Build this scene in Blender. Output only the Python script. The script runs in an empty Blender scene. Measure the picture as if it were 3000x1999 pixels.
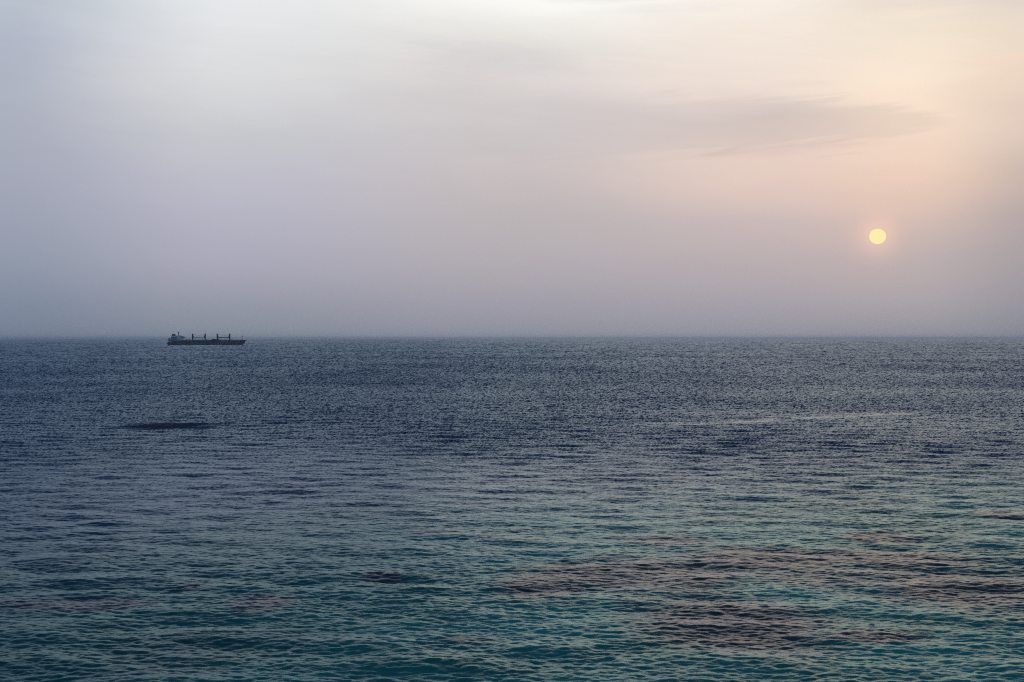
import bpy, bmesh, math, random
import numpy as np
from mathutils import Vector, Matrix
random.seed(7)
R = math.radians
scene = bpy.context.scene
C = scene.collection

# ------------------------------------------------------------------ camera
FPX = 5000.0                       # focal length in pixels of the 3000 px wide photograph
CAM_H = 16.0
cam_d = bpy.data.cameras.new('camera')
cam_d.sensor_width = 36.0
cam_d.lens = 36.0 * FPX / 3000.0
cam_d.clip_start = 0.5
cam_d.clip_end = 120000.0
cam = bpy.data.objects.new('camera', cam_d)
C.objects.link(cam)
cam.location = (0, 0, CAM_H)
HORIZON = 992.0
cam.rotation_euler = (R(90) - math.atan((999.5 - HORIZON) / FPX), 0, 0)
scene.camera = cam

# ------------------------------------------------------------------ exposure
scene.render.engine = 'CYCLES'
scene.view_settings.view_transform = 'Standard'
scene.view_settings.look = 'None'
scene.view_settings.exposure = 0.0
scene.view_settings.gamma = 1.0
scene.cycles.use_denoising = False
scene.cycles.denoiser = 'OPENIMAGEDENOISE'
scene.cycles.denoising_input_passes = 'RGB_ALBEDO_NORMAL'
scene.cycles.denoising_prefilter = 'ACCURATE'
scene.cycles.max_bounces = 6
scene.cycles.volume_bounces = 1
scene.cycles.filter_width = 1.05

# ------------------------------------------------------------------ sun position
SUN_AZ = math.atan((2571 - 1500) / FPX)          # to the right of the view axis
SUN_EL = math.atan((HORIZON - 693) / FPX * math.cos(SUN_AZ))
SUN_DIR = Vector((math.sin(SUN_AZ) * math.cos(SUN_EL), math.cos(SUN_AZ) * math.cos(SUN_EL), math.sin(SUN_EL)))


def lin(c):
    return tuple(((v / 255) / 12.92 if v / 255 <= 0.04045 else ((v / 255 + 0.055) / 1.055) ** 2.4) for v in c)


class NT:
    """small node-tree helper"""
    def __init__(self, tree):
        self.t = tree

    def n(self, typ, **kw):
        nd = self.t.nodes.new(typ)
        for k, v in kw.items():
            setattr(nd, k, v)
        return nd

    def link(self, a, b):
        self.t.links.new(a, b)

    def put(self, sock, v):
        if isinstance(v, bpy.types.NodeSocket):
            self.link(v, sock)
        else:
            sock.default_value = v

    def m(self, op, a, b=0.0, c=0.0, clamp=False):
        nd = self.n('ShaderNodeMath', operation=op, use_clamp=clamp)
        self.put(nd.inputs[0], a)
        self.put(nd.inputs[1], b)
        if op in ('MULTIPLY_ADD', 'COMPARE'):
            self.put(nd.inputs[2], c)
        return nd.outputs[0]

    def vm(self, op, a, b=(0, 0, 0), scale=None):
        nd = self.n('ShaderNodeVectorMath', operation=op)
        self.put(nd.inputs[0], a)
        if op != 'SCALE' and op != 'NORMALIZE':
            self.put(nd.inputs[1], b)
        if scale is not None:
            self.put(nd.inputs['Scale'], scale)
        return nd.outputs['Value'] if op in ('DOT_PRODUCT', 'LENGTH') else nd.outputs[0]

    def mix(self, f, a, b, blend='MIX'):
        nd = self.n('ShaderNodeMix', data_type='RGBA', blend_type=blend)
        self.put(nd.inputs[0], f)
        for s, v in ((nd.inputs[6], a), (nd.inputs[7], b)):
            if isinstance(v, bpy.types.NodeSocket):
                self.link(v, s)
            else:
                s.default_value = (*v[:3], 1)
        return nd.outputs[2]

    def smooth(self, v, a, b, lo=0.0, hi=1.0):
        nd = self.n('ShaderNodeMapRange', interpolation_type='SMOOTHSTEP')
        self.put(nd.inputs[0], v)
        nd.inputs[1].default_value = a
        nd.inputs[2].default_value = b
        nd.inputs[3].default_value = lo
        nd.inputs[4].default_value = hi
        return nd.outputs[0]

    def noise(self, vec, scale, detail=3, rough=0.5, dist=0.0):
        nd = self.n('ShaderNodeTexNoise')
        self.link(vec, nd.inputs['Vector'])
        nd.inputs['Scale'].default_value = scale
        nd.inputs['Detail'].default_value = detail
        nd.inputs['Roughness'].default_value = rough
        nd.inputs['Distortion'].default_value = dist
        return nd.outputs[0]

    def comb(self, x, y, z=0.0):
        nd = self.n('ShaderNodeCombineXYZ')
        self.put(nd.inputs[0], x)
        self.put(nd.inputs[1], y)
        self.put(nd.inputs[2], z)
        return nd.outputs[0]


# ------------------------------------------------------------------ world: hazy sunset sky
world = bpy.data.worlds.new('World')
scene.world = world
world.use_nodes = True
wt = world.node_tree
wt.nodes.clear()
W = NT(wt)
tc = W.n('ShaderNodeTexCoord').outputs['Generated']
sep = W.n('ShaderNodeSeparateXYZ')
W.link(tc, sep.inputs[0])
dx_, dy_, dz_ = sep.outputs
az = W.m('ARCTAN2', dx_, dy_)
el = W.m('ARCSINE', dz_)
X0 = W.m('DIVIDE', az, 0.2914)                   # 1 at 16.7 degrees to the right
Y0 = W.m('DIVIDE', el, 0.196)                    # 1 at 11.2 degrees up
# streaky warp of the cloud veil
cv = W.comb(W.m('MULTIPLY', X0, 1.1), W.m('MULTIPLY_ADD', Y0, 2.6, W.m('MULTIPLY', X0, 0.35)), 3.3)
w1 = W.m('SUBTRACT', W.noise(cv, 1.15, 4, 0.5), 0.5)
w2 = W.m('SUBTRACT', W.noise(W.vm('ADD', cv, (7.1, 3.2, 9.4)), 1.0, 3, 0.5), 0.5)
warp_amt = W.smooth(Y0, 0.1, 0.7, 0.05, 1.0)
X = W.m('ADD', X0, W.m('MULTIPLY', W.m('MULTIPLY', w2, 0.35), warp_amt))
Y = W.m('ADD', Y0, W.m('MULTIPLY', W.m('MULTIPLY', w1, 0.28), warp_amt))
Y = W.m('MAXIMUM', Y, 0.0)
fac = W.m('DIVIDE', Y, W.m('ADD', Y, 1.0))
HZ = (118, 133, 150)
# sky colours (as they look) by height for some compass directions, h from 0 (horizon) to 1 (11.2 degrees)
ZEN = [(1.12, (150, 168, 192)), (1.45, (96, 119, 150)), (2.1, (56, 82, 118)), (8.0, (44, 62, 92))]
cols = [
    (-1.0, [(0.0, (118, 130, 149)), (0.10, (129, 141, 161)), (0.23, (146, 156, 173)), (0.42, (163, 168, 186)), (0.62, (172, 177, 192)), (0.81, (178, 185, 201)), (1.0, (188, 197, 208))]),
    (-0.57, [(0.0, (131, 141, 155)), (0.10, (149, 154, 168)), (0.23, (171, 171, 188)), (0.36, (181, 181, 197)), (0.49, (190, 190, 203)), (0.62, (200, 202, 208)), (0.75, (219, 220, 222)), (0.87, (227, 229, 231)), (1.0, (233, 236, 238))]),
    (0.0, [(0.0, (143, 147, 160)), (0.10, (158, 158, 171)), (0.23, (175, 172, 180)), (0.36, (186, 181, 185)), (0.49, (199, 192, 194)), (0.62, (205, 200, 202)), (0.75, (221, 216, 215)), (0.87, (229, 227, 223)), (1.0, (252, 252, 248))]),
    (0.50, [(0.0, (145, 149, 161)), (0.10, (160, 160, 172)), (0.23, (178, 172, 178)), (0.36, (196, 184, 186)), (0.49, (222, 201, 193)), (0.58, (226, 207, 198)), (0.66, (216, 203, 198)), (0.75, (236, 222, 214)), (0.87, (242, 231, 221)), (1.0, (249, 241, 231))]),
    (0.80, [(0.0, (141, 146, 158)), (0.10, (161, 161, 170)), (0.23, (176, 171, 176)), (0.36, (200, 184, 180)), (0.49, (227, 202, 187)), (0.62, (240, 218, 201)), (0.75, (249, 232, 212)), (0.87, (241, 228, 211)), (1.0, (236, 227, 214))]),
    (1.04, [(0.0, (130, 138, 150)), (0.10, (145, 148, 160)), (0.23, (160, 158, 164)), (0.36, (174, 165, 168)), (0.49, (198, 182, 175)), (0.62, (221, 203, 191)), (0.75, (234, 214, 198)), (0.87, (234, 219, 203)), (1.0, (216, 208, 202))]),
    (2.6, [(0.0, (112, 124, 142)), (0.4, (140, 148, 166)), (1.0, (165, 172, 186))]),
]
col = None
px = None
for xx, stops in cols:
    rp = W.n('ShaderNodeValToRGB')
    W.link(fac, rp.inputs[0])
    e = rp.color_ramp.elements
    allst = stops + ZEN
    while len(e) < len(allst):
        e.new(0.5)
    for k, (h, c) in enumerate(allst):
        e[k].position = h / (1 + h)
        e[k].color = (*lin(c), 1)
    if col is None:
        col = rp.outputs[0]
    else:
        col = W.mix(W.smooth(X, px, xx), col, rp.outputs[0])
    px = xx
# far left: back to the neutral tone
col = W.mix(W.smooth(X, -1.3, -2.8), col, rp.outputs[0])


def wisp(cx, cy, ang, ln, th, tint, amt, seed, sx=2.0, sy=10.0, thr=(0.35, 0.65)):
    """a darker or lighter streak in the cloud veil about direction (cx, cy)"""
    global col
    a = W.m('SUBTRACT', X0, cx)
    b = W.m('SUBTRACT', Y0, cy)
    ca, sa = math.cos(ang), math.sin(ang)
    u = W.m('ADD', W.m('MULTIPLY', a, ca), W.m('MULTIPLY', b, sa))
    v = W.m('SUBTRACT', W.m('MULTIPLY', b, ca), W.m('MULTIPLY', a, sa))
    nz = W.noise(W.comb(W.m('MULTIPLY', u, sx), W.m('MULTIPLY', v, sy), seed), 2.2, 9, 0.66, 0.6)
    d = W.m('SQRT', W.m('ADD', W.m('POWER', W.m('DIVIDE', u, ln), 2.0), W.m('POWER', W.m('DIVIDE', v, th), 2.0)))
    d = W.m('ADD', d, W.m('MULTIPLY', W.m('SUBTRACT', nz, 0.5), 2.0))
    msk = W.smooth(d, 1.0, 0.15)
    msk = W.m('MULTIPLY', msk, W.smooth(nz, thr[0], thr[1], 0.55, 1.0))
    col = W.mix(W.m('MULTIPLY', msk, amt), col, W.mix(1.0, col, tint, 'MULTIPLY'))


# long grey wedge of cloud that tapers to feathered streaks above the sun
ut = W.m('SUBTRACT', 0.86, X0)
hw = W.m('MULTIPLY', W.m('SUBTRACT', 1.0, W.m('POWER', 2.718, W.m('DIVIDE', ut, -0.16))), 0.088)
nv = W.comb(W.m('MULTIPLY', X0, 3.0), W.m('MULTIPLY_ADD', Y0, 26.0, W.m('MULTIPLY', X0, -3.5)), 2.0)
nz1 = W.m('SUBTRACT', W.noise(nv, 1.3, 9, 0.62, 0.5), 0.5)
nz2 = W.m('SUBTRACT', W.noise(W.vm('ADD', nv, (5, 9, 1)), 0.5, 3, 0.5), 0.5)
dw = W.m('SUBTRACT', W.m('ABSOLUTE', W.m('SUBTRACT', Y0, W.m('MULTIPLY_ADD', nz2, 0.05, 0.632))), hw)
dw = W.m('ADD', dw, W.m('MULTIPLY', nz1, 0.15))
wm = W.m('MULTIPLY', W.smooth(dw, 0.014, -0.024), W.smooth(X0, 0.05, 0.62, 0.25, 1.0))
wm = W.m('MULTIPLY', wm, W.smooth(X0, -0.35, 0.15))
wm = W.m('MULTIPLY', wm, W.smooth(X0, 0.92, 0.80))
col = W.mix(W.m('MULTIPLY', wm, 0.7), col, W.mix(1.0, col, (0.84, 0.86, 0.895), 'MULTIPLY'))
wisp(0.58, 0.745, 0.0, 0.12, 0.016, (0.86, 0.85, 0.88), 0.3, 5.5, 3.0, 24.0)
wisp(-0.05, 0.83, -0.10, 0.26, 0.075, (0.86, 0.88, 0.91), 0.8, 2.0, 3.0, 9.0)
wisp(0.52, 0.555, 0.08, 0.30, 0.025, (0.90, 0.89, 0.92), 0.7, 6.0, 2.5, 20.0)
wisp(0.30, 0.97, 0.05, 0.24, 0.03, (0.88, 0.91, 0.96), 0.7, 8.0, 2.0, 16.0)
wisp(0.80, 0.98, 0.12, 0.30, 0.05, (0.92, 0.92, 0.94), 0.7, 9.0, 2.0, 16.0)
wisp(0.98, 0.80, 0.05, 0.10, 0.02, (1.06, 1.02, 0.98), 0.8, 9.7, 3.0, 20.0)
# fine streaks through the whole veil
fs = W.noise(W.comb(W.m('MULTIPLY', X0, 2.0), W.m('MULTIPLY_ADD', Y0, 13.0, W.m('MULTIPLY', X0, 1.5)), 6.0), 2.0, 8, 0.65, 0.8)
fsa = W.m('MULTIPLY', W.m('SUBTRACT', fs, 0.5), W.smooth(Y0, 0.15, 0.9, 0.01, 0.09))
col = W.vm('SCALE', col, scale=W.m('ADD', fsa, 1.0))
# aureole round the sun
sd = W.vm('DOT_PRODUCT', tc, tuple(SUN_DIR))
ang = W.m('ARCCOSINE', W.m('MINIMUM', sd, 0.999999))
g1 = W.m('POWER', 2.718, W.m('MULTIPLY', W.m('POWER', W.m('DIVIDE', ang, 0.0105), 2.0), -1.0))
g2 = W.m('POWER', 2.718, W.m('MULTIPLY', W.m('DIVIDE', ang, 0.028), -1.0))
glow = W.vm('ADD', W.vm('SCALE', (0.20, 0.09, 0.03), scale=g1), W.vm('SCALE', (0.09, 0.03, 0.005), scale=g2))
col = W.vm('ADD', col, glow)
# clear dusk sky behind the veil
sky = W.n('ShaderNodeTexSky', sky_type='NISHITA')
sky.sun_disc = False
sky.sun_elevation = SUN_EL
sky.sun_rotation = SUN_AZ
sky.dust_density = 3.0
skyc = W.vm('SCALE', sky.outputs[0], scale=0.06)
col = W.mix(0.02, col, skyc)
bg = W.n('ShaderNodeBackground')
W.link(col, bg.inputs[0])
bg.inputs[1].default_value = 1.0
out = W.n('ShaderNodeOutputWorld')
W.link(bg.outputs[0], out.inputs[0])

# ------------------------------------------------------------------ sun lamp, weak and wide through the haze
sl = bpy.data.lights.new('sun_light', 'SUN')
sl.energy = 0.08
sl.angle = R(30)
sl.color = (1.0, 0.82, 0.62)
so = bpy.data.objects.new('sun_light', sl)
C.objects.link(so)
so.location = SUN_DIR * 500
so.rotation_euler = SUN_DIR.to_track_quat('Z', 'Y').to_euler()


# ------------------------------------------------------------------ helpers
def mat(name, color, rough=0.6, metallic=0.0, var=0.15, scale=0.6, spec=0.5):
    m = bpy.data.materials.new(name)
    m.use_nodes = True
    t = NT(m.node_tree)
    p = m.node_tree.nodes['Principled BSDF']
    c = t.n('ShaderNodeTexCoord').outputs['Object']
    nz = t.noise(c, scale, 5, 0.6)
    colr = t.mix(t.smooth(nz, 0.3, 0.7), tuple(v * (1 - var) for v in color), tuple(min(1, v * (1 + var)) for v in color))
    t.link(colr, p.inputs['Base Color'])
    p.inputs['Roughness'].default_value = rough
    p.inputs['Metallic'].default_value = metallic
    p.inputs['Specular IOR Level'].default_value = spec
    return m


def obj(name, bm, material, parent=None, smooth=False):
    me = bpy.data.meshes.new(name)
    bmesh.ops.recalc_face_normals(bm, faces=bm.faces)
    bm.to_mesh(me)
    bm.free()
    if smooth:
        me.polygons.foreach_set('use_smooth', [True] * len(me.polygons))
    me.materials.append(material)
    o = bpy.data.objects.new(name, me)
    C.objects.link(o)
    if parent:
        o.parent = parent
    return o


def tag(o, label=None, cat=None, group=None, kind=None):
    if label: o['label'] = label
    if cat: o['category'] = cat
    if group: o['group'] = group
    if kind: o['kind'] = kind
    return o


def empty(name, loc, rz=0.0):
    o = bpy.data.objects.new(name, None)
    C.objects.link(o)
    o.location = loc
    o.rotation_euler = (0, 0, rz)
    return o


def box(bm, x0, x1, y0, y1, z0, z1, bev=0.0):
    b2 = bmesh.new()
    bmesh.ops.create_cube(b2, size=1.0)
    for v in b2.verts:
        v.co = Vector(((x0 + x1) / 2 + v.co.x * (x1 - x0), (y0 + y1) / 2 + v.co.y * (y1 - y0), (z0 + z1) / 2 + v.co.z * (z1 - z0)))
    if bev:
        bmesh.ops.bevel(b2, geom=list(b2.edges), offset=bev, segments=1, affect='EDGES')
    me = bpy.data.meshes.new('tmp')
    b2.to_mesh(me)
    b2.free()
    bm.from_mesh(me)
    bpy.data.meshes.remove(me)
    return bm


def bar(bm, a, b, r0, r1=None, seg=8):
    a, b = Vector(a), Vector(b)
    r1 = r0 if r1 is None else r1
    d = (b - a)
    q = d.to_track_quat('Z', 'Y').to_matrix().to_4x4()
    mt = Matrix.Translation((a + b) / 2) @ q
    bmesh.ops.create_cone(bm, cap_ends=True, segments=seg, radius1=r0, radius2=r1, depth=d.length, matrix=mt)
    return bm


def prism(bm, pts, y0, y1):
    """closed polygon in the x-z plane pushed through y0..y1"""
    a = [bm.verts.new((x, y0, z)) for x, z in pts]
    b = [bm.verts.new((x, y1, z)) for x, z in pts]
    bm.faces.new(a)
    bm.faces.new(list(reversed(b)))
    n = len(pts)
    for i in range(n):
        bm.faces.new((a[i], b[i], b[(i + 1) % n], a[(i + 1) % n]))
    return bm


def ground(px, py):
    """point of the sea surface seen at a place of the 2353 px wide view"""
    k = 3000 / 2353
    d = CAM_H * FPX / (py * k - HORIZON)
    return (px * k - 1500) / FPX * d, d


# ------------------------------------------------------------------ the sea: wave tiles from a wind-wave spectrum
rng = np.random.default_rng(11)


def wave_tile(N, L, lam_min, lam_max, peak, mss, wdir, power, seed, nlev):
    rg = np.random.default_rng(seed)
    k1 = np.fft.fftfreq(N, d=L / N) * 2 * np.pi
    kx, ky = np.meshgrid(k1, k1, indexing='ij')
    k = np.hypot(kx, ky)
    k[0, 0] = 1.0
    kp = 2 * np.pi / peak
    S = k ** -4.25 * np.exp(-1.25 * (kp / k) ** 2)
    S *= np.exp(-(k / (2 * np.pi / lam_min)) ** 4) * (1 - np.exp(-(k / (2 * np.pi / lam_max)) ** 6))
    cosw = (kx * math.cos(wdir) + ky * math.sin(wdir)) / k
    S *= 0.15 + np.abs(cosw) ** power
    S[0, 0] = 0
    A = np.sqrt(S) * (rg.normal(size=(N, N)) + 1j * rg.normal(size=(N, N)))
    sx = np.fft.ifft2(1j * kx * A).real
    sy = np.fft.ifft2(1j * ky * A).real
    A *= math.sqrt(mss / (sx ** 2 + sy ** 2).mean())
    levels, res = [], []
    for l in range(nlev):
        cut = L / N * 2 ** l * 0.8              # sample spacing this level is meant for
        F = np.exp(-(k * cut / np.pi) ** 2 * 0.7)
        B = A * F
        comp = [np.fft.ifft2(B).real,
                np.fft.ifft2(1j * kx / k * B).real, np.fft.ifft2(1j * ky / k * B).real,
                np.fft.ifft2(1j * kx * B).real, np.fft.ifft2(1j * ky * B).real]
        levels.append(np.stack(comp, -1).astype(np.float32))
        res.append(float((comp[3] ** 2 + comp[4] ** 2).mean()))
    return dict(N=N, L=L, lv=np.stack(levels), mss=np.array(res), n=nlev)


def sample(tile, x, y, spacing):
    """components at world points for a given sample spacing (bilinear, blended between levels)"""
    N, L = tile['N'], tile['L']
    u = (x / L * N) % N
    v = (y / L * N) % N
    i0 = u.astype(np.int32) % N
    j0 = v.astype(np.int32) % N
    fu = (u - np.floor(u)).astype(np.float32)[..., None]
    fv = (v - np.floor(v)).astype(np.float32)[..., None]
    i1 = (i0 + 1) % N
    j1 = (j0 + 1) % N
    lev = np.clip(np.log2(np.maximum(spacing, 1e-6) / (L / N)), 0, tile['n'] - 1.001)
    l0 = lev.astype(np.int32)
    fl = (lev - l0).astype(np.float32)
    kill = np.clip(1 - (np.log2(np.maximum(spacing, 1e-6) / (L / N)) - (tile['n'] - 1)), 0, 1).astype(np.float32)
    out = 0
    for li, w in ((l0, 1 - fl), (l0 + 1, fl)):
        T = tile['lv']
        val = (T[li, i0, j0] * (1 - fu) + T[li, i1, j0] * fu) * (1 - fv) + (T[li, i0, j1] * (1 - fu) + T[li, i1, j1] * fu) * fv
        out = out + val * (w * kill)[..., None]
    ms = (tile['mss'][l0] * (1 - fl) + tile['mss'][l0 + 1] * fl) * kill
    return out, ms.astype(np.float32)


def vnoise(x, y, seed, cells=256):
    rg = np.random.default_rng(seed)
    g = rg.random((cells, cells)).astype(np.float32)
    xi, yi = np.floor(x).astype(np.int64), np.floor(y).astype(np.int64)
    fx, fy = x - xi, y - yi
    fx, fy = fx * fx * (3 - 2 * fx), fy * fy * (3 - 2 * fy)
    xi, yi = xi % cells, yi % cells
    x1, y1 = (xi + 1) % cells, (yi + 1) % cells
    return (g[xi, yi] * (1 - fx) + g[x1, yi] * fx) * (1 - fy) + (g[xi, y1] * (1 - fx) + g[x1, y1] * fx) * fy


def fbm(x, y, seed, octv=4):
    s, a, t = 0, 0.5, 0
    for o in range(octv):
        s = s + a * vnoise(x * 2 ** o + 17.3 * o, y * 2 ** o + 5.1 * o, seed + o)
        t += a
        a *= 0.5
    return s / t


WIND = R(90 - 14)
MSS = 0.044
tA = wave_tile(1024, 52.0, 0.10, 9.0, 1.7, MSS * 0.91, WIND, 1.8, 13, 8)
tB = wave_tile(512, 330.0, 4.0, 60.0, 8.0, MSS * 0.085, WIND + 0.15, 2.4, 27, 6)

# ring grid: rows by distance, columns by bearing, dense where the sea is seen
rows = []
r = 3.0
while r < 60:
    rows.append(r)
    r += max(0.12, 1.2 * (1 - r / 66))
while r < 42000:
    rows.append(r)
    r += max(0.10 * (max(r, 74) / 74) ** 0.80, r * r / (27300.0 * 3.0))
rows = np.array(rows)
dth = 0.00045
pos = [0.0]
st = dth
while pos[-1] < math.pi:
    if pos[-1] > R(20):
        st *= 1.05
    pos.append(pos[-1] + st)
pos = np.array(pos)
pos *= math.pi / pos[-1] if abs(pos[-1] - math.pi) < 0.05 else 1.0
pos = pos[pos < math.pi - 0.01]
th = np.concatenate([-pos[:0:-1], pos])
nR, nT = len(rows), len(th)
print('sea grid', nR, nT, nR * nT)
dr = np.gradient(rows)
dthv = np.gradient(th)

# reef patches under the shallow water near the shore (where dark bottom shows instead of sand)
PATCH = [  # centre, half width, half height in the 2353 px view
    (1527, 1313, 235, 36, 1.0), (2054, 1288, 190, 24, 1.0), (2229, 1359, 215, 34, 1.0), (1778, 1288, 230, 27, 1.0),
    (1693, 1429, 205, 54, 1.0), (1900, 1325, 240, 26, 0.7), (2150, 1325, 200, 24, 0.8), (2004, 1464, 100, 14, 1.0), (1252, 1349, 80, 24, 0.9), (2019, 1238, 75, 14, 0.8),
    (2305, 1183, 60, 14, 0.8), (1527, 1243, 100, 12, 0.7), (602, 1384, 65, 17, 0.9), (877, 1326, 45, 10, 0.8),
    (451, 1349, 45, 11, 0.6), (175, 1389, 165, 12, 0.7), (1078, 1469, 85, 12, 0.7), (992, 1222, 50, 8, 0.5),
]

co = np.empty((nR, nT, 3), np.float32)
miss = np.empty((nR, nT, 3), np.float32)
rgh = np.empty((nR, nT), np.float32)
reefm = np.empty((nR, nT), np.float32)
shal = np.empty((nR, nT), np.float32)
cA2, sA2 = math.cos(R(23)), math.sin(R(23))
CH = 64
for a in range(0, nR, CH):
    rr = rows[a:a + CH, None]
    x = rr * np.sin(th)[None, :]
    y = rr * np.cos(th)[None, :]
    lat = np.abs(rr * dthv[None, :])
    geo = np.maximum(lat, dr[a:a + CH, None] + 0 * lat)
    latd = np.maximum(lat, np.minimum(dr[a:a + CH, None], 0.13 + 0 * lat))
    d_g = np.zeros(x.shape + (5,), np.float32)
    d_l = np.zeros(x.shape + (5,), np.float32)
    ms = np.zeros(x.shape, np.float32)
    # gusts: patches of rougher and of smoother water
    gust = 0.78 + 0.44 * fbm(x / 38.0 + 9, y / 75.0, 21, 4)
    band = np.clip(fbm(x / 75.0, (y + 0.25 * x) / 90.0, 41, 4) * 1.9 - 0.45, 0, 1)
    gust = gust * (0.80 + 0.30 * band)
    # a narrow slick lying across the right half of the sea
    (xa, ya), (xb, yb) = ground(1480, 980), ground(2080, 948)
    tpar = np.clip((x - xa) / (xb - xa), -0.3, 1.3)
    yl = ya + (yb - ya) * tpar
    slick = np.exp(-((y - yl - 14 * (fbm(x / 9.0, y / 30.0, 57, 3) - 0.5)) / 7.0) ** 2) * np.clip(2.2 * fbm(x / 6.0, y / 9.0, 58, 3) - 0.3, 0, 1) * np.clip(np.minimum(tpar + 0.25, 1.25 - tpar) * 3, 0, 1)
    gust = (gust * (1 - 0.55 * slick)).astype(np.float32)
    for tile, wgt, rot, sc in ((tA, 0.71, False, 1.0), (tA, 0.71, True, 0.77), (tB, 1.0, False, 1.0)):
        if rot:
            xs, ys = (x * cA2 + y * sA2) / sc, (-x * sA2 + y * cA2) / sc
        else:
            xs, ys = x / sc, y / sc
        for tgt, spc in ((d_g, geo), (d_l, latd)):
            v, m_ = sample(tile, xs, ys, spc / sc)
            v = v * wgt
            v[..., :3] *= sc
            if rot:
                for p in (1, 3):
                    vx = v[..., p] * cA2 - v[..., p + 1] * sA2
                    vy = v[..., p] * sA2 + v[..., p + 1] * cA2
                    v[..., p], v[..., p + 1] = vx, vy
            tgt += v
            if tgt is d_l:
                ms += m_ * wgt ** 2
    g3 = gust[..., None]
    d_g *= g3
    d_l *= g3
    chop = 1.0
    # crests lean the way they run, towards the shore: short steep fronts, long backs
    lean = 0.9 * d_g[..., 0] * np.clip((420 - rr) / 250, 0, 1)
    co[a:a + CH, :, 0] = x - chop * d_g[..., 1] - lean * math.cos(WIND)
    co[a:a + CH, :, 1] = y - chop * d_g[..., 2] - lean * math.sin(WIND)
    co[a:a + CH, :, 2] = d_g[..., 0]
    mx, my = d_l[..., 3] - d_g[..., 3], d_l[..., 4] - d_g[..., 4]
    # far off only the wave faces turned towards the shore can be seen past the crests
    ux, uy = np.sin(th)[None, :], np.cos(th)[None, :]
    sr = mx * ux + my * uy
    far = np.clip((rr - 85) / 190.0, 0, 1)
    tgt_r = np.abs(sr) * (1.0 + 0.35 * np.clip((rr - 180) / 620, 0, 1)) + 0.035 * np.clip((rr - 150) / 450, 0, 1)
    dlt = (tgt_r - sr) * far
    miss[a:a + CH, :, 0] = mx + dlt * ux
    miss[a:a + CH, :, 1] = my + dlt * uy
    miss[a:a + CH, :, 2] = 0
    # ruffled water round the dark patch
    kx_ = 3000 / 2353
    gcx, gcy = ground(398, 979.5)
    de = np.sqrt(((x - gcx) / (125 * kx_ / FPX * gcy)) ** 2 + ((y - gcy) / (9.0 * kx_ * gcy * gcy / (CAM_H * FPX))) ** 2)
    de = de + 0.9 * (fbm(x / 2.5, y / 7.0, 71, 3) - 0.5)
    ruf = np.clip((1.15 - de) / 0.7, 0, 1)
    miss[a:a + CH, :, 0] += 0.16 * ruf * ux
    miss[a:a + CH, :, 1] += 0.16 * ruf * uy
    lost = np.maximum(MSS * 1.0 - ms, 0) * gust ** 2 * 0.25 + 0.0005
    rgh[a:a + CH] = np.sqrt(np.sqrt(lost))
    # what lies under the water
    wob = (fbm(x / 9.0, y / 14.0, 61, 5) - 0.5) * 1.5
    rm = np.zeros_like(x)
    # distance in the flat sea plane, patch sizes turned into metres on the water
    for (pxx, pyy, hw, hh, amt) in PATCH:
        cx, cy = ground(pxx, pyy)
        k = 3000 / 2353
        wx = hw * k / FPX * cy
        wy = hh * k * cy * cy / (CAM_H * FPX)
        dd = np.sqrt(((x - cx) / wx) ** 2 + ((y - cy) / wy) ** 2) + wob
        rm = np.maximum(rm, 0.9 * amt ** 0.5 * np.clip((1.6 - dd) / 0.85, 0, 1))
    extra = np.clip((fbm(x / 16.0, y / 22.0, 77, 4) - 0.56) * 6, 0, 1) * 0.3
    reefm[a:a + CH] = np.clip(np.maximum(rm, extra), 0, 1)
    edge = 152 + 0.85 * x + 40 * (fbm(x / 30.0, y / 40.0, 93, 4) - 0.5)
    shal[a:a + CH] = np.clip((edge + 32 - y) / 75, 0, 1)

me = bpy.data.meshes.new('sea')
# quads between rings, plus the seam at the back and the middle
idx = np.arange(nR * nT, dtype=np.int32).reshape(nR, nT)
i00, i01 = idx[:-1], np.roll(idx[:-1], -1, axis=1)
i10, i11 = idx[1:], np.roll(idx[1:], -1, axis=1)
quads = np.stack([i00, i01, i11, i10], -1).reshape(-1, 4)
nq = len(quads)
me.vertices.add(nR * nT)
me.vertices.foreach_set('co', co.ravel())
me.loops.add(nq * 4 + nT)
cap = idx[0][::-1]
me.loops.foreach_set('vertex_index', np.concatenate([quads.ravel(), cap]))
me.polygons.add(nq + 1)
ls = np.arange(nq + 1, dtype=np.int32) * 4
me.polygons.foreach_set('loop_start', ls)
me.update(calc_edges=True)
me.polygons.foreach_set('use_smooth', np.ones(nq + 1, bool))
at = me.attributes.new('miss_slope', 'FLOAT_VECTOR', 'POINT')
at.data.foreach_set('vector', miss.ravel())
for nm, arr in (('ripple', rgh), ('reef_bottom', reefm), ('shallow', shal)):
    at = me.attributes.new(nm, 'FLOAT', 'POINT')
    at.data.foreach_set('value', arr.ravel())
del co, miss, quads
sm = bpy.data.materials.new('sea_water')
sm.use_nodes = True
S = NT(sm.node_tree)


def attr(name, out='Fac'):
    a = S.n('ShaderNodeAttribute', attribute_name=name)
    return a.outputs[out]


geo_n = S.n('ShaderNodeNewGeometry')
pos_s = geo_n.outputs['Position']
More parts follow.
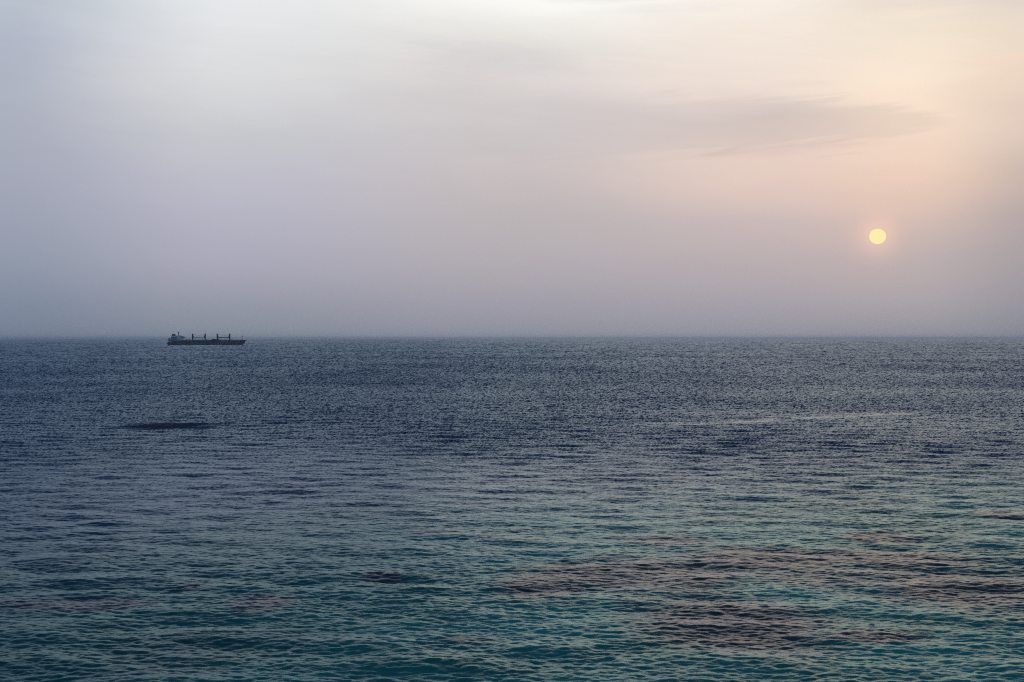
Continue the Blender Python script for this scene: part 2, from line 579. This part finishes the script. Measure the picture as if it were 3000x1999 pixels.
# fine ripples
rc = S.n('ShaderNodeMapping')
rc.inputs['Scale'].default_value = (0.55, 1.0, 1.0)
rc.inputs['Rotation'].default_value = (0, 0, R(-14))
S.link(pos_s, rc.inputs['Vector'])
bmp = S.n('ShaderNodeBump')
bmp.inputs['Strength'].default_value = 1.0
bmp.inputs['Distance'].default_value = 0.025
S.link(S.noise(rc.outputs[0], 5.5, 4, 0.55, 0.3), bmp.inputs['Height'])
nrm = S.vm('NORMALIZE', S.vm('SUBTRACT', bmp.outputs[0], attr('miss_slope', 'Vector')))
sm.node_tree.nodes.remove(sm.node_tree.nodes['Principled BSDF'])
body = S.n('ShaderNodeBsdfDiffuse')
gls = S.n('ShaderNodeBsdfGlossy', distribution='GGX')
fre = S.n('ShaderNodeFresnel')
fre.inputs['IOR'].default_value = 1.30
mxs = S.n('ShaderNodeMixShader')
for nd in (body, gls, fre):
    S.link(nrm, nd.inputs['Normal'])
rsq = S.m('MAXIMUM', attr('ripple'), 0.05)
S.link(rsq, gls.inputs['Roughness'])
S.link(fre.outputs[0], mxs.inputs[0])
S.link(body.outputs[0], mxs.inputs[1])
S.link(gls.outputs[0], mxs.inputs[2])
S.link(mxs.outputs[0], sm.node_tree.nodes['Material Output'].inputs['Surface'])
deep = (0.006, 0.055, 0.120)
sand = (0.030, 0.560, 0.430)
reef_c = (0.044, 0.042, 0.052)
sh = attr('shallow')
nzc = S.noise(pos_s, 0.05, 4, 0.6)
teal = S.mix(S.smooth(nzc, 0.3, 0.7), (0.016, 0.200, 0.155), sand)
spx = S.n('ShaderNodeSeparateXYZ')
S.link(pos_s, spx.inputs[0])
teal = S.mix(S.smooth(spx.outputs[0], -28.0, 8.0), (0.008, 0.150, 0.135), teal)      # darker to the left: deeper water plus dimmer light painted in
near = S.mix(attr('reef_bottom'), teal, reef_c)
S.link(S.mix(sh, deep, near), body.inputs['Color'])
S.link(S.mix(sh, (0.64, 0.755, 0.81), S.mix(attr('reef_bottom'), (0.63, 0.84, 0.78), (0.73, 0.72, 0.71))), gls.inputs['Color'])  # cool tint of the reflected light put into the gloss colour
me.materials.append(sm)
sea = bpy.data.objects.new('sea', me)
C.objects.link(sea)
tag(sea, kind='structure')

# ------------------------------------------------------------------ the setting sun
bm = bmesh.new()
SUN_D = 60000.0
bmesh.ops.create_icosphere(bm, subdivisions=5, radius=SUN_D * 23.6 / FPX)
sunm = bpy.data.materials.new('sun_surface')
sunm.use_nodes = True
sunm.node_tree.nodes.clear()
T = NT(sunm.node_tree)
em = T.n('ShaderNodeEmission')
em.inputs[0].default_value = (*lin((255, 238, 172)), 1)
em.inputs[1].default_value = 1.0
mo = T.n('ShaderNodeOutputMaterial')
T.link(em.outputs[0], mo.inputs[0])
sunm.cycles.emission_sampling = 'NONE'
sun = obj('sun', bm, sunm, smooth=True)
sun.location = SUN_DIR * SUN_D + Vector((0, 0, CAM_H))
sun.scale = (1, 1, 0.925)
tag(sun, 'pale yellow sun disc hanging in the haze over the sea', 'sun')

# ------------------------------------------------------------------ low dark blue sheet awash below the ship
gx0, gy0 = ground(383, 978.5)
k_ = 3000 / 2353
bm = bmesh.new()
NU, NV = 90, 40
hwx = 92 * k_ / FPX * gy0
hwy = 6.4 * k_ * gy0 * gy0 / (CAM_H * FPX)
grid = []
for i in range(NU + 1):
    rowv = []
    for j in range(NV + 1):
        u, v = i / NU * 2 - 1, j / NV * 2 - 1
        w = math.sqrt(max(0.0, 1 - u * u)) ** 0.8
        x = gx0 + hwx * u * (1 + 0.05 * math.sin(5 * v))
        y = gy0 + hwy * v * w * (1 + 0.12 * math.sin(7.3 * u + 1)) + hwy * 0.3 * u
        e = max(abs(u) ** 6, abs(v) ** 6)
        z = 0.14 - 0.40 * (u * u) ** 2 - 0.25 * v * v + 0.05 * math.sin(x * 3.1 + y * .7) * math.sin(y * 1.9) + random.uniform(-0.05, 0.05)
        rowv.append(bm.verts.new((x - gx0, y - gy0, z)))
    grid.append(rowv)
for i in range(NU):
    for j in range(NV):
        bm.faces.new((grid[i][j], grid[i + 1][j], grid[i + 1][j + 1], grid[i][j + 1]))
ext = bmesh.ops.extrude_face_region(bm, geom=list(bm.faces))
for v in ext['geom']:
    if isinstance(v, bmesh.types.BMVert):
        v.co.z -= 0.8
dark_patch = obj('dark_patch', bm, mat('wet_patch', (0.014, 0.036, 0.090), 0.7, var=0.5, scale=0.9, spec=0.12), smooth=True)
dark_patch.location = (gx0, gy0, 0)
tag(dark_patch, 'long flat dark blue patch awash on the water below the cargo ship', 'dark_patch')

# ------------------------------------------------------------------ the bulk carrier
SD = CAM_H * FPX / (1011.0 - HORIZON)            # distance of its waterline
MPP = SD / FPX                                   # metres per photograph pixel there
sx0 = (489 - 1500) * MPP
SX = MPP / 8.715                                 # metres per unit of the enlarged view


def zx(v): return (v - 165) * SX
def zz(v): return (440 - v) * SX


ship = empty('cargo_ship', (sx0, SD, 0))
tag(ship, 'long dark bulk carrier with pale blue deckhouse and four deck cranes near the horizon', 'cargo ship')
hullm = mat('hull_paint', (0.012, 0.036, 0.095), 0.5, var=0.3, scale=0.06)
white_blue = mat('deckhouse_paint', (0.72, 0.92, 0.96), 0.55, var=0.1, scale=0.1)
shade_blue = mat('casing_shaded_blue', (0.09, 0.30, 0.42), 0.55, var=0.15, scale=0.1)  # shaded look of the casing mixed into this darker blue-green
greym = mat('grey_paint', (0.13, 0.17, 0.22), 0.6, var=0.15, scale=0.2)
darkm = mat('dark_steel', (0.030, 0.038, 0.055), 0.6)
cranem = mat('crane_paint', (0.075, 0.085, 0.105), 0.55)
rust = mat('oxide_red', (0.06, 0.028, 0.038), 0.8)
green = mat('deck_green', (0.035, 0.075, 0.080), 0.8)
ochre = mat('coaming_ochre', (0.12, 0.12, 0.09), 0.8)
funnelm = mat('funnel_navy', (0.010, 0.012, 0.045), 0.5)
wirem = mat('wire_rope', (0.10, 0.11, 0.12), 0.6)
glassm = mat('bridge_glass', (0.01, 0.015, 0.02), 0.1)
orange = mat('lifeboat_orange', (0.14, 0.06, 0.07), 0.5)
palem = mat('rail_paint', (0.34, 0.38, 0.45), 0.6)
LEN = zx(2192)
BEAM = 15.0


def deck_z(x):
    pts = [(0, zz(380)), (7, zz(380)), (13, zz(352)), (40, zz(347)), (166, zz(347)), (173, zz(322)), (LEN, zz(316))]
    for (a, za), (b, zb) in zip(pts, pts[1:]):
        if x <= b:
            return za + (zb - za) * max(0, (x - a) / (b - a))
    return pts[-1][1]


bm = bmesh.new()
NS, lv = 96, [-3.0, -1.0, 0.0, 1.5, 3.5, 5.5, None]
rings = []
for i in range(NS + 1):
    t = i / NS
    ring = []
    for f in lv:
        xs_deck = t * LEN
        zt = deck_z(xs_deck)
        z = zt if f is None else min(f, zt - 0.3)
        q = max(0, min(1, z / 11.5))
        xs = 3.2 * (1 - q) ** 1.2 if z < 11.5 else 0
        xe = zx(2112) + (LEN - zx(2112)) * q ** 1.15
        x = xs + (xe - xs) * t
        bow = max(0.0, (t - 0.84) / 0.16)
        hb = math.sqrt(max(0.0, 1 - bow ** (2.2 + 0.9 * q)))
        st_ = max(0.0, (0.14 - t) / 0.14)
        hs = 1 - st_ ** 1.6 * (0.22 + 0.6 * (1 - q))
        ring.append((x, BEAM * hb * hs, z))
    L_ = [bm.verts.new((x, -y, z)) for x, y, z in ring]
    R_ = [bm.verts.new((x, y, z)) for x, y, z in reversed(ring)]
    rings.append(L_ + R_)
for a, b in zip(rings, rings[1:]):
    n = len(a)
    for j in range(n):
        bm.faces.new((a[j], b[j], b[(j + 1) % n], a[(j + 1) % n]))
bm.faces.new(rings[0])
bmesh.ops.remove_doubles(bm, verts=bm.verts, dist=0.01)
hull = obj('hull', bm, hullm, ship)
# bulbous bow breaking the surface
bm = bmesh.new()
bmesh.ops.create_uvsphere(bm, u_segments=16, v_segments=10, radius=1.0)
for v in bm.verts:
    v.co = Vector((zx(2130) + v.co.x * (zx(2182) - zx(2130)), v.co.y * 1.8, -0.9 + v.co.z * 1.4))
obj('bulbous_bow', bm, hullm, ship, smooth=True)
# bulwark at the forecastle
bm = bmesh.new()
prism(bm, [(zx(2035), zz(332)), (zx(2050), zz(318)), (zx(2192), zz(314)), (zx(2186), zz(326))], -0.5, 0.5)
obj('bulwark', bm, hullm, ship)
# anchor
bm = bmesh.new()
bar(bm, (zx(2150), -3.2, zz(362)), (zx(2152), -3.2, zz(394)), 0.28)
bar(bm, (zx(2138), -3.2, zz(386)), (zx(2152), -3.2, zz(402)), 0.42, 0.2)
bar(bm, (zx(2166), -3.2, zz(386)), (zx(2152), -3.2, zz(402)), 0.42, 0.2)
bar(bm, (zx(2145), -3.2, zz(374)), (zx(2159), -3.2, zz(374)), 0.2)
obj('anchor', bm, darkm, ship)

# hatches
hx = [(610, 800), (860, 1110), (1172, 1425), (1488, 1735), (1796, 2020)]
for i, (a, b) in enumerate(hx):
    bm = bmesh.new()
    box(bm, zx(a), zx(b), -11, 11, zz(347) - 0.3, zz(330), 0.15)
    h = obj('hatch_coaming', bm, (rust, rust, hullm, ochre, ochre)[i], ship)
    bm = bmesh.new()
    n = 5
    for k in range(n):
        c0, c1 = zx(a) + (zx(b) - zx(a)) * k / n, zx(a) + (zx(b) - zx(a)) * (k + 1) / n
        box(bm, c0 + 0.15, c1 - 0.15, -11.4, 11.4, zz(330) + 0.02, zz(320) + 0.1 * (k % 2), 0.2)
    obj('hatch_cover', bm, (rust, green, green, green, green)[i], h)
# lashing posts along the rail
posts = [640, 662, 690, 700, 722, 738, 762, 782, 880, 898, 917, 936, 955, 985, 1020, 1050, 1072, 1095, 1112, 1203, 1222, 1262,
         1508, 1524, 1540, 1558, 1571, 1657, 1674, 1690, 1712, 1722, 1812, 1832, 1850, 1868, 1920, 1990]
for k, pxx in enumerate(posts):
    bm = bmesh.new()
    big = pxx in (690, 985, 1571, 1722, 762)
    top = zz(283 if pxx < 1900 else 300)
    bar(bm, (zx(pxx), -12.4, zz(347) - 0.2), (zx(pxx), -12.4, top), 0.42 if big else 0.26)
    bar(bm, (zx(pxx), -12.4, top), (zx(pxx), -12.4, top + 0.3), 0.5 if big else 0.34)
    obj('stanchion', bm, darkm if big else cranem, ship)
# grabs and gear stowed on the hatches amidships
def heap(a, b, z0, z1, m, name, seed):
    rr = random.Random(seed)
    bm = bmesh.new()
    n = max(3, int((b - a) / 14))
    for k in range(n):
        c = a + (b - a) * (k + 0.5) / n
        hh = z1 + rr.uniform(-5, 6)
        w = (b - a) / n * 0.62
        prism(bm, [(zx(c - w), zz(z0)), (zx(c - w * 0.8), zz(hh + 8)), (zx(c - w * .3), zz(hh)), (zx(c + w * .4), zz(hh + 1)), (zx(c + w * 0.85), zz(hh + 9)), (zx(c + w), zz(z0))],
              -9 + rr.uniform(-2, 2) + 0.01 * k, 4 + rr.uniform(-2, 2) + 0.01 * k)
    obj(name, bm, m, ship)


heap(1330, 1436, 322, 288, green, 'grab_bucket', 1)
heap(1236, 1322, 322, 306, hullm, 'deck_gear', 2)
heap(1150, 1196, 322, 312, green, 'deck_gear', 3)
heap(1478, 1500, 322, 300, green, 'deck_gear', 4)

# deckhouse
bm = bmesh.new()
prism(bm, [(zx(262), zz(352)), (zx(262), zz(322)), (zx(300), zz(312)), (zx(592), zz(312)), (zx(600), zz(326)), (zx(600), zz(350))], -12.5, 12.5)
low = obj('deckhouse_base', bm, greym, ship)
bm = bmesh.new()
box(bm, zx(440), zx(588), -13, 11, zz(312), zz(258), 0.2)
box(bm, zx(446), zx(584), -12.4, 10.5, zz(258), zz(232), 0.2)
dh = obj('deckhouse', bm, white_blue, ship)
for zl in (296, 278, 244):
    for q in range(9):
        xw = zx(455 + q * 14)
        bm = bmesh.new()
        box(bm, xw, xw + 0.7, -13.05 if zl > 258 else -12.45, -12.9 if zl > 258 else -12.3, zz(zl), zz(zl) + 0.7)
        obj('cabin_window', bm, glassm, dh)
bm = bmesh.new()
prism(bm, [(zx(452), zz(233)), (zx(452), zz(206)), (zx(560), zz(206)), (zx(578), zz(213)), (zx(592), zz(233))], -11, 9)
br = obj('bridge', bm, white_blue, dh)
bm = bmesh.new()
box(bm, zx(500), zx(560), -11.08, -10.95, zz(226), zz(218))
obj('bridge_window', bm, glassm, br)
bm = bmesh.new()
prism(bm, [(zx(560), zz(234)), (zx(575), zz(222)), (zx(612), zz(238)), (zx(616), zz(248)), (zx(600), zz(260)), (zx(572), zz(266))], -14.5, 12)
obj('bridge_wing', bm, mat('wing_paint', (0.06, 0.14, 0.25), 0.5), dh)
bm = bmesh.new()
box(bm, zx(292), zx(439), -10.5, 9, zz(312), zz(234), 0.25)
cs = obj('engine_casing', bm, shade_blue, ship)
bm = bmesh.new()
prism(bm, [(zx(294), zz(235)), (zx(300), zz(207)), (zx(452), zz(207)), (zx(452), zz(235))], -9, 8)
obj('casing_top', bm, white_blue, cs)
bm = bmesh.new()
prism(bm, [(zx(298), zz(208)), (zx(297), zz(172)), (zx(330), zz(166)), (zx(380), zz(170)), (zx(388), zz(200)), (zx(386), zz(208))], -4, 4)
fn = obj('funnel', bm, funnelm, ship)
for q in (310, 328, 347, 365):
    bm = bmesh.new()
    bar(bm, (zx(q), 0, zz(170)), (zx(q) - 0.2, 0, zz(160 if q != 347 else 152)), 0.7)
    obj('exhaust_pipe', bm, funnelm, fn)
# railing of the upper decks
for (a, b, z) in ((400, 452, 205), (462, 560, 204), (200, 262, 345), (205, 262, 363)):
    bm = bmesh.new()
    bar(bm, (zx(a), -11.5, zz(z) + 1.1), (zx(b), -11.5, zz(z) + 1.1), 0.12)
    q = a
    while q <= b:
        bar(bm, (zx(q), -11.5, zz(z)), (zx(q), -11.5, zz(z) + 1.1), 0.1)
        q += 12
    obj('railing', bm, palem, ship)
# radar mast
bm = bmesh.new()
bar(bm, (zx(458), 0, zz(208)), (zx(462), 0, zz(125)), 0.95, 0.7)
bar(bm, (zx(462), 0, zz(128)), (zx(446), 0, zz(84)), 0.75, 0.35)
bar(bm, (zx(462), 0, zz(128)), (zx(476), 0, zz(98)), 0.5, 0.22)
mastm = mat('mast_paint', (0.05, 0.085, 0.11), 0.6)
rm_ = obj('radar_mast', bm, mastm, ship)
bm = bmesh.new()
box(bm, zx(444), zx(482), -1.2, 1.2, zz(127), zz(121))
box(bm, zx(448), zx(478), -2.5, 2.5, zz(150), zz(146))
obj('radar_scanner', bm, mastm, rm_)
for q, h in ((520, 190), (540, 186), (508, 194)):
    bm = bmesh.new()
    bar(bm, (zx(q), -3, zz(206)), (zx(q), -3, zz(h)), 0.2)
    obj('aerial', bm, mastm, br)
# lifeboat on its sloping launch ramp at the stern
bm = bmesh.new()
bmesh.ops.create_uvsphere(bm, u_segments=18, v_segments=12, radius=1.0)
ang_ = math.atan2(zz(262) - zz(330), zx(238) - zx(196))
mt = Matrix.Translation((zx(216), 2, (zz(262) + zz(330)) / 2 + 0.6)) @ Matrix.Rotation(-ang_, 4, 'Y') @ Matrix.Diagonal((3.9, 1.5, 1.4, 1))
bmesh.ops.transform(bm, matrix=mt, verts=bm.verts)
lb = obj('lifeboat', bm, orange, ship, smooth=True)
bm = bmesh.new()
box(bm, zx(232), zx(248), 1.0, 3.0, zz(265), zz(248), 0.2)
obj('lifeboat_canopy', bm, orange, lb)
bm = bmesh.new()
for yy in (0.6, 3.4):
    bar(bm, (zx(190), yy, zz(352)), (zx(246), yy, zz(272)), 0.3)
    bar(bm, (zx(246), yy, zz(272)), (zx(254), yy, zz(350)), 0.3)
    bar(bm, (zx(220), yy, zz(310)), (zx(222), yy, zz(352)), 0.3)
    bar(bm, (zx(190), yy, zz(352)), (zx(194), yy, zz(380)), 0.3)
obj('launch_ramp', bm, greym, ship)
bm = bmesh.new()
box(bm, zx(205), zx(262), -10.5, 9, zz(380) - 0.1, zz(366), 0.1)
obj('stern_house', bm, palem, ship)
bm = bmesh.new()
box(bm, zx(235), zx(292), -10, 9, zz(352), zz(322), 0.1)
obj('stern_house', bm, greym, ship)

# four cranes in two pairs that face each other
def crane(cx, facing, reach, bz):
    """facing +1: boom points to the bow"""
    root = obj('crane', prism(bmesh.new(), [(zx(cx - 17 * facing), zz(258)), (zx(cx - 19 * facing), zz(149)), (zx(cx - 4 * facing), zz(151)), (zx(cx + 12 * facing), zz(160)), (zx(cx + 16 * facing), zz(258))], -2.2, 2.2), cranem, ship)
    bm = bmesh.new()
    bar(bm, (zx(cx), 0, zz(347)), (zx(cx), 0, zz(268)), 1.75, 1.65, 16)
    bar(bm, (zx(cx), 0, zz(268)), (zx(cx), 0, zz(257)), 2.3, 2.4, 16)
    obj('pedestal', bm, cranem, root)
    bm = bmesh.new()
    a, b = sorted((zx(cx + 14 * facing), zx(cx + 31 * facing)))
    box(bm, a, b, -2.9, -0.4, zz(232), zz(202), 0.3)
    obj('crane_cabin', bm, darkm, root)
    bm = bmesh.new()
    y0 = -1.2 if facing > 0 else 1.2
    for s in (-0.7, 0.7):
        bar(bm, (zx(cx + 10 * facing), y0 + s, zz(bz + 3)), (zx(cx + reach * facing), y0 + s * 0.5, zz(bz - 1)), 0.70, 0.62, 6)
    n = 14
    for k in range(n):
        xa = zx(cx + (18 + (reach - 26) * k / n) * facing)
        xb = zx(cx + (18 + (reach - 26) * (k + 1) / n) * facing)
        bar(bm, (xa, y0 - 0.6, zz(bz)), (xb, y0 + 0.6, zz(bz)), 0.14, None, 5)
    obj('boom', bm, darkm, root)
    for s in (-0.5, 0.5):
        bm = bmesh.new()
        bar(bm, (zx(cx + 6 * facing), y0 + s, zz(157)), (zx(cx + (reach - 4) * facing), y0 + s * .5, zz(bz - 4)), 0.13, None, 5)
        obj('hoist_wire', bm, wirem, root)


crane(825, 1, 292, 258)
crane(1140, -1, 292, 256)
crane(1455, 1, 292, 252)
crane(1766, -1, 292, 249)
for cx in (1140, 1455, 1766):
    bm = bmesh.new()
    box(bm, zx(cx - 26), zx(cx + 24), -7, 7, zz(347) + 0.01, zz(316), 0.2)
    obj('winch_house', bm, green, ship)
# foremast
bm = bmesh.new()
bar(bm, (zx(2085), 0, zz(320)), (zx(2086), 0, zz(218)), 0.75, 0.5)
bar(bm, (zx(2086), 0, zz(218)), (zx(2088), 0, zz(176)), 0.32, 0.14)
fm = obj('foremast', bm, greym, ship)
bm = bmesh.new()
bar(bm, (zx(2086), 0, zz(238)), (zx(2086), 0, zz(218)), 1.15, 1.0)
box(bm, zx(2076), zx(2098), -1.2, 1.2, zz(209), zz(205))
obj('crow_nest', bm, darkm, fm)
for a, b in ((2040, 2052), (2054, 2064), (2100, 2120)):
    bm = bmesh.new()
    box(bm, zx(a), zx(b), -3, 3, zz(320), zz(311), 0.2)
    obj('windlass', bm, darkm, ship)

# ------------------------------------------------------------------ sea birds
birdm = mat('dark_feathers', (0.010, 0.011, 0.016), 0.8, var=0.3, scale=8)
beakm = mat('beak_horn', (0.05, 0.04, 0.03), 0.5)


def bird(span, dihedral, sweep, label, px, py, dist, rz, bank=0.0, pitch=0.0, group='sea birds flying low over the water'):
    """a gull-like bird: one continuous body with wings and tail, beak as a child"""
    bm = bmesh.new()
    Lb = span * 0.44
    prof = [(-0.50, 0.012, 0.02), (-0.36, 0.055, 0.02), (-0.22, 0.05, 0.045), (-0.05, 0.095, 0.09), (0.15, 0.11, 0.10), (0.30, 0.075, 0.075), (0.38, 0.055, 0.06), (0.44, 0.06, 0.062), (0.50, 0.025, 0.03)]
    rg = []
    for (x, w, h) in prof:
        rg.append([bm.verts.new((x * Lb, w * Lb * 1.3 * math.cos(a), h * Lb * 1.3 * math.sin(a) + (0.02 * Lb if x > 0.3 else 0))) for a in [k * math.pi / 4 for k in range(8)]])
    side = {}
    for i, (a, b) in enumerate(zip(rg, rg[1:])):
        for j in range(8):
            if i in (3, 4) and j in (0, 4, 3, 7):
                continue
            bm.faces.new((a[j], a[(j + 1) % 8], b[(j + 1) % 8], b[j]))
    bm.faces.new(rg[0])
    bm.faces.new(rg[-1])
    # wings grow out of the open flanks
    for s, jj in ((1, (7, 0, 1)), (-1, (3, 4, 5))):
        root = [rg[3][jj[0]], rg[4][jj[0]], rg[5][jj[0]], rg[5][jj[1]], rg[5][jj[2]], rg[4][jj[2]], rg[3][jj[2]], rg[3][jj[1]]]
        prev = root
        for (f, chord, dxx, dz) in ((0.42, 0.105, 0.02, dihedral), (0.75, 0.075, -sweep * 0.5, dihedral * 0.75), (1.0, 0.018, -sweep, dihedral * 0.35)):
            yy = s * span / 2 * f
            zc = dz * span / 2 * f
            xc = Lb * 0.13 + dxx * span
            c = chord * span
            loc = [(xc - c, -0.006), (xc, -0.012), (xc + c * 0.8, -0.004), (xc + c, 0), (xc + c * 0.8, 0.006), (xc, 0.014), (xc - c, 0.006), (xc - c * 1.25, 0)]
            sec = [bm.verts.new((lx, yy, zc + lz * span)) for lx, lz in loc]
            if s < 0 and False:
                sec = sec[::-1]
            n = 8
            for q in range(n):
                bm.faces.new((prev[q], prev[(q + 1) % n], sec[(q + 1) % n], sec[q]))
            prev = sec
        bm.faces.new(prev)
    o = obj('bird', bm, birdm, smooth=True)
    bk = bmesh.new()
    bar(bk, (0.49 * Lb, 0, 0.02 * Lb), (0.60 * Lb, 0, 0.005 * Lb), 0.022 * Lb, 0.006 * Lb, 6)
    obj('beak', bk, beakm, o)
    o.location = ((px - 1500) / FPX * dist, dist, CAM_H - (py - HORIZON) / FPX * dist)
    o.rotation_euler = (bank, pitch, rz)
    tag(o, label, 'bird', group)
    return o


bird(1.0, 0.75, 0.10, 'small dark bird with raised wings, left of the two near the horizon under the sun', 2143.5, 1052.0, 400, R(60), R(-35), R(20))
bird(1.7, 0.12, 0.14, 'dark bird gliding on level wings just under the horizon, highest of the three', 2416.5, 1030.2, 420, R(82), R(0), R(-8))
bird(0.75, 0.9, 0.10, 'small dark bird over the water at the right edge of the view', 2993.5, 1206.0, 250, R(15), R(20), R(0))

# ------------------------------------------------------------------ haze over the sea
bm = bmesh.new()
bmesh.ops.create_cube(bm, size=1.0)
hz = bpy.data.materials.new('sea_haze')
hz.use_nodes = True
hz.node_tree.nodes.clear()
H = NT(hz.node_tree)
pv = H.n('ShaderNodeVolumePrincipled')
pv.inputs['Color'].default_value = (0.68, 0.84, 0.98, 1)
pv.inputs['Density'].default_value = 3.6e-5
pv.inputs['Anisotropy'].default_value = 0.7
ho = H.n('ShaderNodeOutputMaterial')
H.link(pv.outputs[0], ho.inputs['Volume'])
haze = obj('haze', bm, hz)
haze.scale = (86000, 86000, 42)
haze.location = (0, 0, 42 / 2 - 5)
tag(haze, kind='stuff')
